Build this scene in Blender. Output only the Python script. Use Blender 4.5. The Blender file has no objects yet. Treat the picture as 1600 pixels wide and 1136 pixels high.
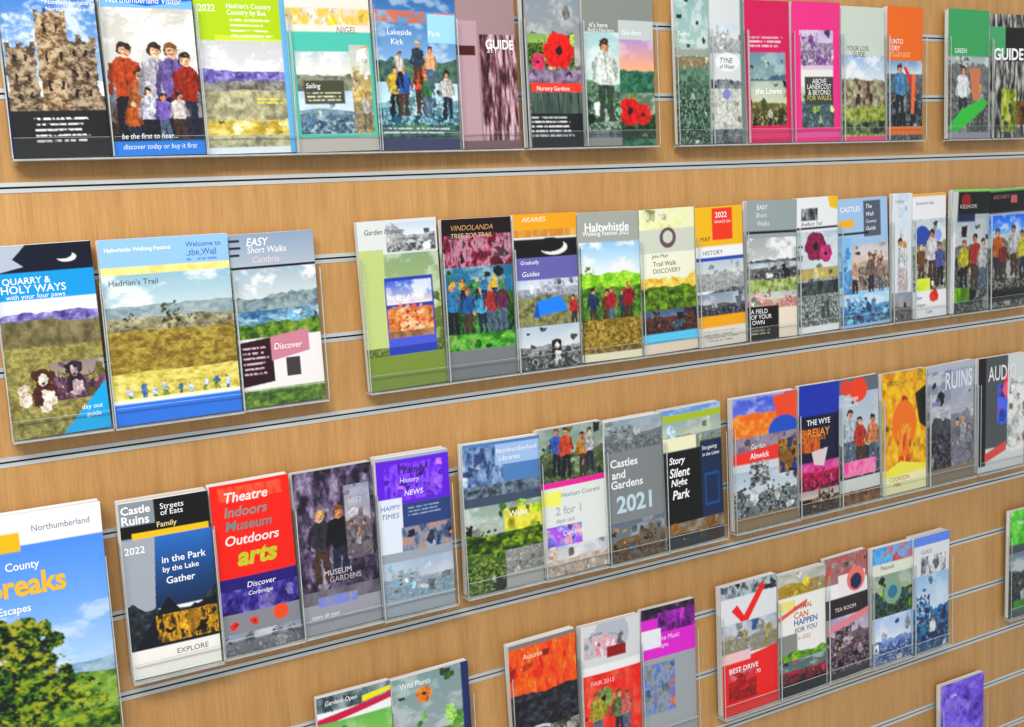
import bpy, bmesh, math, random
import numpy as np
from mathutils import Vector, Matrix

# ------------------------------------------------------------------ camera, world, lamps, exposure
S = bpy.context.scene
C = S.collection
cd = bpy.data.cameras.new('camera'); cam = bpy.data.objects.new('camera', cd); C.objects.link(cam)
YAW, PIT, ROL = 0.510123, -0.140263, -0.050398
f_ = Vector((math.sin(YAW)*math.cos(PIT), math.cos(YAW)*math.cos(PIT), math.sin(PIT)))
r_ = Vector((math.cos(YAW), -math.sin(YAW), 0)); u_ = r_.cross(f_)
r2 = math.cos(ROL)*r_ + math.sin(ROL)*u_; u2 = -math.sin(ROL)*r_ + math.cos(ROL)*u_
m = Matrix((r2, u2, -f_)).transposed().to_4x4(); m.translation = Vector((0, -1.32884, -0.04729))
cam.matrix_world = m
cd.sensor_width = 36; cd.lens = 1732.93/1600*36; cd.clip_start = .05; cd.clip_end = 60
S.camera = cam
S.cycles.transparent_max_bounces = 64; S.cycles.max_bounces = 10
w = bpy.data.worlds.new('World'); S.world = w; w.use_nodes = True
bg = w.node_tree.nodes['Background']; bg.inputs[0].default_value = (.93, .96, 1, 1); bg.inputs[1].default_value = .58
def lamp(name, loc, target, sx, sy, power, col):
    d = bpy.data.lights.new(name, 'AREA'); d.shape = 'RECTANGLE'; d.size = sx; d.size_y = sy; d.energy = power; d.color = col
    o = bpy.data.objects.new(name, d); C.objects.link(o); o.location = loc
    o.rotation_euler = (Vector(target)-Vector(loc)).to_track_quat('-Z', 'Y').to_euler(); return o
lamp('ceiling_lamp', (-.7, -1.9, 1.45), (0, 0, -.6), 1.5, .5, 70, (1, .98, .96))
lamp('ceiling_lamp', (1.7, -2.0, 1.75), (1.3, 0, -.4), 1.5, .5, 7, (1, .93, .84))
S.view_settings.view_transform = 'Standard'; S.view_settings.look = 'None'; S.view_settings.exposure = .06; S.view_settings.gamma = 1
S.view_settings.use_curve_mapping = False
R = random.Random(7)

# ------------------------------------------------------------------ helpers
def lin(c):
    c = np.asarray(c, float); return np.where(c <= .04045, c/12.92, ((c+.055)/1.055)**2.4)
def hx(s):
    return np.array([int(s[i:i+2], 16)/255 for i in (0, 2, 4)])
def link(name, me, mats, parent=None, loc=None):
    o = bpy.data.objects.new(name, me); C.objects.link(o)
    for mt in (mats if isinstance(mats, (list, tuple)) else [mats]):
        if len(me.materials) < len(mats if isinstance(mats, (list, tuple)) else [mats]): me.materials.append(mt)
    if parent: o.parent = parent
    if loc: o.location = loc
    return o
def empty(name, loc, label, cat, group=None):
    o = bpy.data.objects.new(name, None); C.objects.link(o); o.location = loc; o.empty_display_size = .02
    o['label'] = label; o['category'] = cat
    if group: o['group'] = group
    return o
def boxes(name, bl, mat, parent=None, bevel=0, seg=1):
    bm = bmesh.new()
    for (x0, x1, y0, y1, z0, z1) in bl:
        vs = [bm.verts.new((x, y, z)) for x in (x0, x1) for y in (y0, y1) for z in (z0, z1)]
        for q in ((0,1,3,2),(4,6,7,5),(0,4,5,1),(2,3,7,6),(0,2,6,4),(1,5,7,3)): bm.faces.new([vs[i] for i in q])
    bmesh.ops.recalc_face_normals(bm, faces=bm.faces[:])
    if bevel: bmesh.ops.bevel(bm, geom=bm.edges[:], offset=bevel, segments=seg, affect='EDGES')
    me = bpy.data.meshes.new(name); bm.to_mesh(me); bm.free()
    return link(name, me, mat, parent)
def new_mat(name):
    mt = bpy.data.materials.new(name); mt.use_nodes = True; nt = mt.node_tree
    return mt, nt, nt.nodes['Principled BSDF']
def setp(b, **k):
    for a, v in k.items(): b.inputs[a.replace('_', ' ')].default_value = v

# wood laminate of the slats
wood, nt, b = new_mat('beech_laminate'); N = nt.nodes; L = nt.links
tc = N.new('ShaderNodeTexCoord')
def noise(scale, vec, det=4, rough=.6):
    mp = N.new('ShaderNodeMapping'); mp.inputs['Scale'].default_value = vec; L.new(tc.outputs['Object'], mp.inputs[0])
    n = N.new('ShaderNodeTexNoise'); n.inputs['Scale'].default_value = scale; n.inputs['Detail'].default_value = det; n.inputs['Roughness'].default_value = rough
    L.new(mp.outputs[0], n.inputs[0]); return n
n1 = noise(4, (11, 1, .8), 5); n2 = noise(60, (7, 1, .35), 3, .7); n3 = noise(1.2, (1, 1, 2), 2)
def ramp(src, a, ca, bb, cb):
    r = N.new('ShaderNodeValToRGB'); L.new(src, r.inputs[0]); e = r.color_ramp.elements
    e[0].position = a; e[0].color = (*ca, 1); e[1].position = bb; e[1].color = (*cb, 1); return r
c1 = ramp(n1.outputs[0], .3, (.47, .245, .075), .72, (.61, .345, .122))
c2 = ramp(n2.outputs[0], .3, (.84, .80, .76), .6, (1.03, 1.02, 1.0))
c3 = ramp(n3.outputs[0], .3, (.88, .86, .83), .7, (1.08, 1.07, 1.05))
mx = N.new('ShaderNodeMix'); mx.data_type = 'RGBA'; mx.blend_type = 'MULTIPLY'; mx.inputs[0].default_value = 1
L.new(c1.outputs[0], mx.inputs[6]); L.new(c2.outputs[0], mx.inputs[7])
mx2 = N.new('ShaderNodeMix'); mx2.data_type = 'RGBA'; mx2.blend_type = 'MULTIPLY'; mx2.inputs[0].default_value = 1
L.new(mx.outputs[2], mx2.inputs[6]); L.new(c3.outputs[0], mx2.inputs[7]); oi = N.new('ShaderNodeObjectInfo'); orr = ramp(oi.outputs['Random'], 0, (.93, .925, .91), 1, (1.05, 1.045, 1.04))
mx3 = N.new('ShaderNodeMix'); mx3.data_type = 'RGBA'; mx3.blend_type = 'MULTIPLY'; mx3.inputs[0].default_value = 1
L.new(mx2.outputs[2], mx3.inputs[6]); L.new(orr.outputs[0], mx3.inputs[7]); L.new(mx3.outputs[2], b.inputs['Base Color'])
rr = ramp(n2.outputs[0], .2, (.36,)*3, .8, (.5,)*3); L.new(rr.outputs[0], b.inputs['Roughness'])
bp = N.new('ShaderNodeBump'); bp.inputs['Strength'].default_value = .12; bp.inputs['Distance'].default_value = .0006
L.new(n2.outputs[0], bp.inputs['Height']); L.new(bp.outputs[0], b.inputs['Normal'])

alu, nt, b = new_mat('brushed_aluminium'); N = nt.nodes; L = nt.links; tc = N.new('ShaderNodeTexCoord')
n = noise(30, (.3, 1, 30), 3); r = ramp(n.outputs[0], .3, (.52, .55, .53), .7, (.74, .77, .75)); L.new(r.outputs[0], b.inputs['Base Color'])
setp(b, Metallic=.55, Roughness=.45)
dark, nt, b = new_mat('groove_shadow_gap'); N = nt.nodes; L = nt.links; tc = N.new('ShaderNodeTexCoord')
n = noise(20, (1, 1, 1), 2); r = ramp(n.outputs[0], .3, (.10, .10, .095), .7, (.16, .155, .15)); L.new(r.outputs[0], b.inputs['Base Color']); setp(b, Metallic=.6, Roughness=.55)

# clear acrylic: thin clear sheet with a Fresnel gloss
clear, nt, b = new_mat('clear_acrylic'); N = nt.nodes; L = nt.links; N.remove(b)
tr = N.new('ShaderNodeBsdfTransparent'); tr.inputs[0].default_value = (.965, .975, .972, 1)
gl = N.new('ShaderNodeBsdfGlossy'); gl.inputs['Roughness'].default_value = .06
lw = N.new('ShaderNodeLayerWeight'); lw.inputs[0].default_value = .5
pw = N.new('ShaderNodeMath'); pw.operation = 'POWER'; L.new(lw.outputs['Facing'], pw.inputs[0]); pw.inputs[1].default_value = 4
fr = N.new('ShaderNodeMath'); fr.operation = 'MULTIPLY_ADD'; L.new(pw.outputs[0], fr.inputs[0]); fr.inputs[1].default_value = .35; fr.inputs[2].default_value = .025
ms = N.new('ShaderNodeMixShader'); L.new(fr.outputs[0], ms.inputs[0]); L.new(tr.outputs[0], ms.inputs[1]); L.new(gl.outputs[0], ms.inputs[2])
L.new(ms.outputs[0], N['Material Output'].inputs[0])
# polished cut edge of the acrylic: gathers light, reads pale
edge, nt, b = new_mat('acrylic_edge'); N = nt.nodes; L = nt.links; tc = N.new('ShaderNodeTexCoord')
n = noise(40, (1, 1, 1), 2); r = ramp(n.outputs[0], .3, (.62, .67, .66), .7, (.84, .88, .87)); L.new(r.outputs[0], b.inputs['Base Color'])
setp(b, Roughness=.15, Transmission_Weight=.45, IOR=1.49)

# printed cover (vertex colour carries the print), inks, paper
printed, nt, b = new_mat('printed_gloss_cover'); a = nt.nodes.new('ShaderNodeVertexColor'); a.layer_name = 'print'
nt.links.new(a.outputs[0], b.inputs['Base Color']); setp(b, Roughness=.3); b.inputs['Specular IOR Level'].default_value = .3
paper, nt, b = new_mat('paper_edges'); N = nt.nodes; L = nt.links; tc = N.new('ShaderNodeTexCoord')
mp = N.new('ShaderNodeMapping'); mp.inputs['Scale'].default_value = (3, 900, 3); L.new(tc.outputs['Object'], mp.inputs[0])
n = N.new('ShaderNodeTexNoise'); n.inputs['Scale'].default_value = 1; L.new(mp.outputs[0], n.inputs[0])
r = ramp(n.outputs[0], .35, (.50, .49, .47), .6, (.86, .86, .84)); L.new(r.outputs[0], b.inputs['Base Color']); setp(b, Roughness=.8)
_ink = {}
def ink(c):
    if c not in _ink:
        mt, nt, b = new_mat('ink_'+c); n_ = nt.nodes.new('ShaderNodeTexNoise'); n_.inputs['Scale'].default_value = 300
        r = nt.nodes.new('ShaderNodeValToRGB'); nt.links.new(n_.outputs[0], r.inputs[0]); l = lin(hx(c))
        r.color_ramp.elements[0].color = (*(l*.93), 1); r.color_ramp.elements[1].color = (*l, 1)
        nt.links.new(r.outputs[0], b.inputs['Base Color']); setp(b, Roughness=.35); _ink[c] = mt
    return _ink[c]

# ------------------------------------------------------------------ the slatwall
XA, XB = -1.0, 3.4
wall = empty('slatwall', (0, 0, -1.75), 'beech laminate slatwall panel with silver aluminium grooves carrying all the leaflet holders', 'wall panel')
for k in range(-8, 17):
    z1 = -.1*k-.0045; z0 = -.1*(k+1)+.0045
    o = boxes('slat', [(XA, XB, 0, .016, z0, z1)], wood, wall, .0009, 1); o.location = (0, 0, 1.75)
    bm = bmesh.new()                                   # C-shaped insert: lips, mouth and back
    pr = [(-.0008,.0056),(-.0008,.0011),(.0012,.0011),(.0012,.0032),(.012,.0032),(.012,-.0032),(.0012,-.0032),(.0012,-.0011),(-.0008,-.0011),(-.0008,-.0056),(.0004,-.0056),(.0004,-.0044),(.0135,-.0044),(.0135,.0044),(.0004,.0044),(.0004,.0056)]
    A = [bm.verts.new((XA, y, z)) for y, z in pr]; B = [bm.verts.new((XB, y, z)) for y, z in pr]
    for i in range(len(pr)): j = (i+1) % len(pr); bm.faces.new((A[i], A[j], B[j], B[i]))
    bmesh.ops.recalc_face_normals(bm, faces=bm.faces[:])
    me = bpy.data.meshes.new('groove_insert'); bm.to_mesh(me); bm.free()
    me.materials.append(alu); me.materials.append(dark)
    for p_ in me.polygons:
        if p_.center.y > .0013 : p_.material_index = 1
    o = bpy.data.objects.new('groove_insert', me); C.objects.link(o); o.parent = wall; o.location = (0, 0, 1.75-.1*k)

# ------------------------------------------------------------------ painting the covers (numpy print -> vertex colours)
def up(g, h, w):
    gh, gw = g.shape; y = np.linspace(0, gh-1.001, h); x = np.linspace(0, gw-1.001, w)
    yi = y.astype(int); xi = x.astype(int); fy = (y-yi)[:, None]; fx = (x-xi)[None]
    fy = fy*fy*(3-2*fy); fx = fx*fx*(3-2*fx)
    a = g[yi][:, xi]; b = g[yi][:, xi+1]; c = g[yi+1][:, xi]; d = g[yi+1][:, xi+1]
    return (a*(1-fx)+b*fx)*(1-fy)+(c*(1-fx)+d*fx)*fy
class Cv:
    def __init__(s, n, asp, seed):
        s.w = n*2; s.h = int(n*asp)*2; s.asp = asp; s.rs = np.random.RandomState(seed); s.a = np.ones((s.h, s.w, 3))*.93
        s.V, s.U = np.meshgrid((np.arange(s.h)+.5)/s.h, (np.arange(s.w)+.5)/s.w, indexing='ij')
        s.T = []; s.box = None; s.grain = None
        s.G = s.fbm(26, 50, 3, .8); s.W1 = (s.fbm(14, 26, 3)-.5)*.05; s.W2 = (s.fbm(14, 26, 3)-.5)*.022; s.U0, s.V0 = s.U, s.V; s.dep = 0
    def col(s, c): return hx(c) if isinstance(c, str) else np.array(c)
    def put(s, m, c):
        if s.box is not None:
            x0, y0, x1, y1 = s.box; m = m & (s.U >= x0) & (s.U < x1) & (s.V >= y0) & (s.V < y1)
        if s.grain is not None and not (isinstance(c, np.ndarray) and c.ndim > 1): c = np.clip(s.col(c)[None, None]*(.68+.62*s.grain[..., None]), 0, 1)
        c = s.col(c) if not isinstance(c, np.ndarray) or c.ndim == 1 else c
        s.a[m] = c if c.ndim == 1 else c[m]
        return s
    def clip(s, *b): s.box = b if b else None; return s
    def fbm(s, fu, fv, o=4, g=.55):
        r = np.zeros((s.h, s.w)); t = 0; amp = 1; o += 2; g = max(g, .68)
        for i in range(o):
            gw = max(2, int(fu*2**i)+2); gh = max(2, int(fv*2**i)+2)
            if gw > s.w or gh > s.h: break
            r += amp*up(s.rs.rand(gh, gw), s.h, s.w); t += amp; amp *= g
        r = r/t; return np.clip(.5+(r-r.mean())/max(r.std(), 1e-5)*.17, 0, 1)
    def pal(s, n, cols, lo=.25, hi=.75):
        t = np.clip((n-lo)/(hi-lo), 0, .9999)*(len(cols)-1); i = t.astype(int); f = (t-i)[..., None]
        cc = np.array([s.col(c) for c in cols]); return cc[i]*(1-f)+cc[np.minimum(i+1, len(cols)-1)]*f
    def rect(s, x0, y0, x1, y1, c): return s.put((s.U >= x0) & (s.U < x1) & (s.V >= y0) & (s.V < y1), c)
    def grad(s, x0, y0, x1, y1, *cs):
        t = np.clip((s.V-y0)/(y1-y0), 0, .9999)
        return s.put((s.U >= x0) & (s.U < x1) & (s.V >= y0) & (s.V < y1), s.pal(t, cs, 0, 1))
    def tex(s, x0, y0, x1, y1, cs, fu=8, fv=16, lo=.25, hi=.75, o=5, g=.65):
        s.put((s.U >= x0) & (s.U < x1) & (s.V >= y0) & (s.V < y1), s.pal(s.fbm(fu*1.6, fv*1.6, o, g), cs, lo-.08, hi+.08))
        ar = (x1-x0)*(y1-y0)
        if ar > .10 and 9 <= fv <= 22 and fu < 14: s.scene(x0, y0, x1, y1, cs)
        if ar > .07 and fv > 5:
            ob = s.box; s.box = (x0, y0, x1, y1) if ob is None else (max(x0, ob[0]), max(y0, ob[1]), min(x1, ob[2]), min(y1, ob[3])); s.on()
            for i in range(int(6+12*ar)):
                u = s.rs.uniform(x0, x1); v = s.rs.uniform(y0, y1); r = s.rs.uniform(.02, .08); c = s.col(cs[s.rs.randint(len(cs))])*s.rs.uniform(.6, 1.25)
                if s.rs.rand() < .5: s.ell(u, v, r, np.clip(c, 0, 1), s.rs.uniform(.4, 1.8))
                else:
                    q = s.rs.uniform(-.5, .5); h = r*s.rs.uniform(.4, 1.3)/s.asp; s.poly([(u-r, v-h+q*h), (u+r, v-h-q*h), (u+r*.9, v+h-q*h), (u-r*.9, v+h+q*h)], np.clip(c, 0, 1))
            s.off(); s.box = ob
        return s
    def scene(s, x0, y0, x1, y1, cs):   # a printed landscape photograph built from the region's own palette
        cc = sorted([s.col(c) for c in cs], key=lambda c: c.sum()); lo, hi = cc[0], cc[-1]; mid = cc[len(cc)//2]
        ob = s.box; s.box = (x0, y0, x1, y1) if ob is None else (max(x0, ob[0]), max(y0, ob[1]), min(x1, ob[2]), min(y1, ob[3]))
        h = y1-y0; rs = s.rs; k = rs.randint(4); hz = y0+h*rs.uniform(.3, .5)
        s.sky(y0, hz+h*.15, np.clip(hi*.62+mid*.2+np.array([.2, .42, .7])*.2, 0, 1), np.clip(hi*.9+.08, 0, 1), rs.uniform(.1, .35), x0, x1)
        s.ridge(hz, h*.07, (mid*.55+lo*.3, mid*.85, mid), y1, rs.randint(2, 5), 8, 20, x0, x1)
        s.ridge(hz+h*.12, h*.05, (lo*.8+mid*.2, mid*.6+lo*.2, mid*.75+hi*.25), y1, rs.randint(2, 5), 12, 30, x0, x1)
        if k == 0: u = rs.uniform(x0+.25*(x1-x0), x1-.25*(x1-x0)); w_ = .2*(x1-x0); s.castle(u-w_, hz-h*.14, u+w_, hz+h*.24, (lo, mid*.8, mid, hi*.9), rs.randint(3, 6))
        if k == 1:
            for i in range(5): u = rs.uniform(x0, x1); s.foliage(u, hz+h*rs.uniform(.0, .15), (x1-x0)*rs.uniform(.07, .14), (lo*.6, lo, mid), 1.3, 9)
        if k == 2: s.poly([(x0+(x1-x0)*.45, hz+h*.2), (x0+(x1-x0)*.52, hz+h*.2), (x1-.1*(x1-x0), y1), (x0+.15*(x1-x0), y1)], hi*.85)
        s.ridge(y0+h*.68, h*.04, (lo*.7, lo*.7+mid*.2, mid*.8, mid*.5+hi*.5), y1, 4, 22, 50, x0, x1)
        if k != 2: s.crowd(x0+.1*(x1-x0), x1-.1*(x1-x0), y1-h*.05, h*rs.uniform(.35, .5), rs.randint(1, 4), (mid, hi, lo*.6+mid*.4, np.array(s.col(KIDS[rs.randint(6)]))*.5+mid*.4), (lo, lo*.8))
        s.box = ob; return s
    def ell(s, u, v, r, c, k=1.): # r in widths, k = height/width
        return s.put(((s.U-u)/r)**2+((s.V-v)*s.asp/(r*k))**2 < 1, c)
    def poly(s, pts, c):
        m = np.zeros((s.h, s.w), bool); n = len(pts)
        for i in range(n):
            x0, y0 = pts[i]; x1, y1 = pts[(i+1) % n]
            if y0 == y1: continue
            m ^= ((y0 > s.V) != (y1 > s.V)) & (s.U < (x1-x0)*(s.V-y0)/(y1-y0)+x0)
        return s.put(m, c)
    def ridge(s, v, amp, cs, to=1, fu=3, tu=8, tv=20, x0=0, x1=1, slope=0):
        g = up(s.rs.rand(1, fu+2).repeat(2, 0), 2, s.w)[0]*.7+up(s.rs.rand(1, fu*5+2).repeat(2, 0), 2, s.w)[0]*.3
        top = v+(g-.5)[None]*amp*2+slope*(s.U-.5)
        return s.put((s.V > top) & (s.V < to) & (s.U >= x0) & (s.U < x1), s.pal(s.fbm(tu*1.7, tv*1.5, 5, .7), cs, .14, .86))
    def sky(s, y0, y1, top='7fa8d8', bot='dfe6ea', cloud=.5, x0=0, x1=1):
        t = np.clip((s.V-y0)/(y1-y0), 0, 1)[..., None]; base = s.col(top)*(1-t)+s.col(bot)*t
        c = np.clip((s.fbm(3, 9, 5)-.5+cloud*.15)*4, 0, 1)[..., None]*min(1, cloud*1.6)
        im = base*(1-c)+np.array([.95, .95, .94])*c
        return s.put((s.V >= y0) & (s.V < y1) & (s.U >= x0) & (s.U < x1), im)
    def foliage(s, u, v, r, cs, k=1, n=40):
        nz = (s.fbm(14, 28, 2)-.5)*2.2; pz = s.pal(s.fbm(26, 50, 3, .8), cs, .3, .7)
        for i in range(n*2):
            a = s.rs.rand()*6.28; d = s.rs.rand()**.5*r
            s.put(((s.U-u-d*math.cos(a))/(r*.2))**2+((s.V-v-d*k*math.sin(a)/s.asp)*s.asp/(r*.17))**2+nz < .8, pz)
        return s
    def person(s, u, v, h, top, legs, skin='d9a583', hair='3a2a20'): # feet at v, h in heights
        w_ = h*s.asp*.115
        s.poly([(u-w_, v), (u-w_*.95, v-h*.5), (u+w_*.95, v-h*.5), (u+w_*1.0, v), (u+w_*.25, v), (u, v-h*.42), (u-w_*.25, v)], legs)
        s.poly([(u-w_*.95, v-h*.46), (u-w_*1.25, v-h*.8), (u-w_*.5, v-h*.86), (u+w_*.5, v-h*.86), (u+w_*1.25, v-h*.8), (u+w_*.95, v-h*.46)], top)
        a = s.col(top)*.8
        s.poly([(u-w_*1.2, v-h*.82), (u-w_*1.7, v-h*.5), (u-w_*1.3, v-h*.48), (u-w_*.85, v-h*.72)], a)
        s.poly([(u+w_*1.2, v-h*.82), (u+w_*1.75, v-h*.55), (u+w_*1.3, v-h*.5), (u+w_*.85, v-h*.72)], a)
        s.ell(u, v-h*.945, w_*.62, hair, 1.15); s.ell(u+w_*.08, v-h*.92, w_*.46, skin, 1.3)
        if w_ > .035:
            s.ell(u+w_*.32, v-h*.915, w_*.2, s.col(skin)*.82, 2.2); k = s.col(skin)*.35
            for q in (-.1, .24): s.ell(u+w_*q, v-h*.93, w_*.07, k, .8)
            s.ell(u+w_*.08, v-h*.89, w_*.15, '8c3c34', .35); s.poly([(u-w_*.42, v-h*.95), (u-w_*.3, v-h*.985), (u+w_*.42, v-h*.985), (u+w_*.5, v-h*.94), (u+w_*.1, v-h*.96)], hair)
            s.poly([(u-w_*.05, v-h*.84), (u+w_*.12, v-h*.84), (u+w_*.14, v-h*.5), (u+w_*.02, v-h*.5)], s.col(top)*.72)
        return s
    def mute(s, c): c = s.col(c); g = c.mean(); return (c*.8+g*.2)*s.rs.uniform(.75, 1.0)
    def crowd(s, x0, x1, v, h, n, tops, legs=('2b3040', '4a3a30', '20242c', '5b6a7c')):
        for i in range(n):
            u = x0+(x1-x0)*(i+.5+s.rs.uniform(-.3, .3))/n; s.person(u, v+s.rs.uniform(-.02, .02), h*s.rs.uniform(.8, 1.1), s.mute(tops[i % len(tops)]), legs[s.rs.randint(len(legs))], ('d9a583', 'e8bd9d', 'c98f6c')[s.rs.randint(3)], ('3a2a20', '7a5530', 'c9a25a', '1c1816')[s.rs.randint(4)])
        return s
    def dog(s, u, v, z, c1, c2):
        s.ell(u, v-z*.45/s.asp, z*.5, c1, 1.35); s.ell(u, v-z*.2/s.asp, z*.3, c2, 1.6)
        s.poly([(u-z*.42, v), (u-z*.38, v-z*.6/s.asp), (u-z*.1, v-z*.6/s.asp), (u-z*.12, v)], c1); s.poly([(u+z*.12, v), (u+z*.1, v-z*.6/s.asp), (u+z*.38, v-z*.6/s.asp), (u+z*.42, v)], c2)
        s.ell(u, v-z*1.25/s.asp, z*.36, c1, 1.05); s.ell(u, v-z*1.12/s.asp, z*.17, c2, 1.5); s.ell(u, v-z*.98/s.asp, z*.07, '1a1512')
        s.ell(u-z*.34, v-z*1.3/s.asp, z*.13, c1, 2); return s.ell(u+z*.34, v-z*1.3/s.asp, z*.13, c1, 2)
    def castle(s, x0, y0, x1, y1, cs, n=5):
        T_ = s.pal(s.fbm(16, 44, 4, .8), cs, .3, .7); w_ = (x1-x0)/(2*n-1)
        s.put((s.U > x0) & (s.U < x1) & (s.V > y0) & (s.V < y1), T_)
        for i in range(n): s.put((s.U > x0+2*i*w_) & (s.U < x0+(2*i+1)*w_) & (s.V > y0-w_*.9/s.asp) & (s.V < y1), T_)
        for j in range(3):
            for i in range(2):
                uu = x0+(x1-x0)*(.3+.4*i); vv = y0+(y1-y0)*(.15+.27*j); s.put((abs(s.U-uu) < (x1-x0)*.05) & (abs(s.V-vv) < (y1-y0)*.045), '2a2420')
        return s
    def flower(s, u, v, r, c, n=6, eye='2a1a18'):
        for i in range(n):
            a = i*6.283/n; s.ell(u+math.cos(a)*r*.5, v+math.sin(a)*r*.5/s.asp, r*.55, s.col(c)*(.8+.2*s.rs.rand(4 if 0 else 3).mean()*1.2))
        return s.ell(u, v, r*.25, eye)
    def on(s):
        s.dep += 1; s.grain = s.G; s.U = s.U0+s.W1; s.V = s.V0+s.W2
    def off(s):
        s.dep -= 1
        if s.dep == 0: s.grain = None; s.U = s.U0; s.V = s.V0
        return s
    def print_(s, x0, y0, x1, n, c, dv=.022, th=.007, rag=.25):
        for i in range(n):
            e = x1-(x1-x0)*s.rs.rand()*rag; y = y0+i*dv; gap = (s.fbm(40, 60, 1) > .38)
            s.put((s.U > x0) & (s.U < e) & (s.V > y) & (s.V < y+th) & gap, c)
        return s
    def t(s, txt, u, v, w_, c='ffffff', al='L', st=1.0, b=0, rot=0): s.T.append((txt, u, v, w_, c, al, st, b, rot)); return s

for _n in ('person', 'crowd', 'dog', 'castle', 'flower'):
    def _w(fn):
        def g(s, *a, **k):
            s.on(); fn(s, *a, **k); return s.off()
        return g
    setattr(Cv, _n, _w(getattr(Cv, _n)))
GREEN = ('1f3312', '3f5f22', '6d8f35', 'a3b95a'); DGREEN = ('101c10', '22381c', '3f5f30', '6c8a55'); STONE = ('4a4036', '7a6c5a', 'a0907a', 'c4b79f')
GOLD = ('6b5a26', '9a8538', 'c4ad58', 'd9cb88'); GREY = ('3c4042', '6d7274', '9aa0a2', 'c8cccc'); MOOR = ('5a5348', '85806a', 'a8a384', 'c6c4ab'); PURP = ('4a4270', '6f66a0', '958fc4', 'b9b6da')
WATER = ('3c5566', '66869a', '9bb5c2', 'd4e0e4'); KIDS = ('d8402c', 'e8a21e', '2c62b8', '3f9a4a', 'e6e6e6', 'c23a80'); ROMAN = ('c8401c', 'd66a2c', 'f0ece4', '8a3018')

def text_mesh(txt, bold):
    cu = bpy.data.curves.new('t', 'FONT'); cu.body = txt; cu.offset = bold; cu.resolution_u = 3; cu.space_line = .85; cu.extrude = 0
    o = bpy.data.objects.new('t', cu); C.objects.link(o); bpy.context.view_layer.update()
    me = bpy.data.meshes.new_from_object(o.evaluated_get(bpy.context.evaluated_depsgraph_get()))
    bpy.data.objects.remove(o); bpy.data.curves.remove(cu); return me

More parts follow.
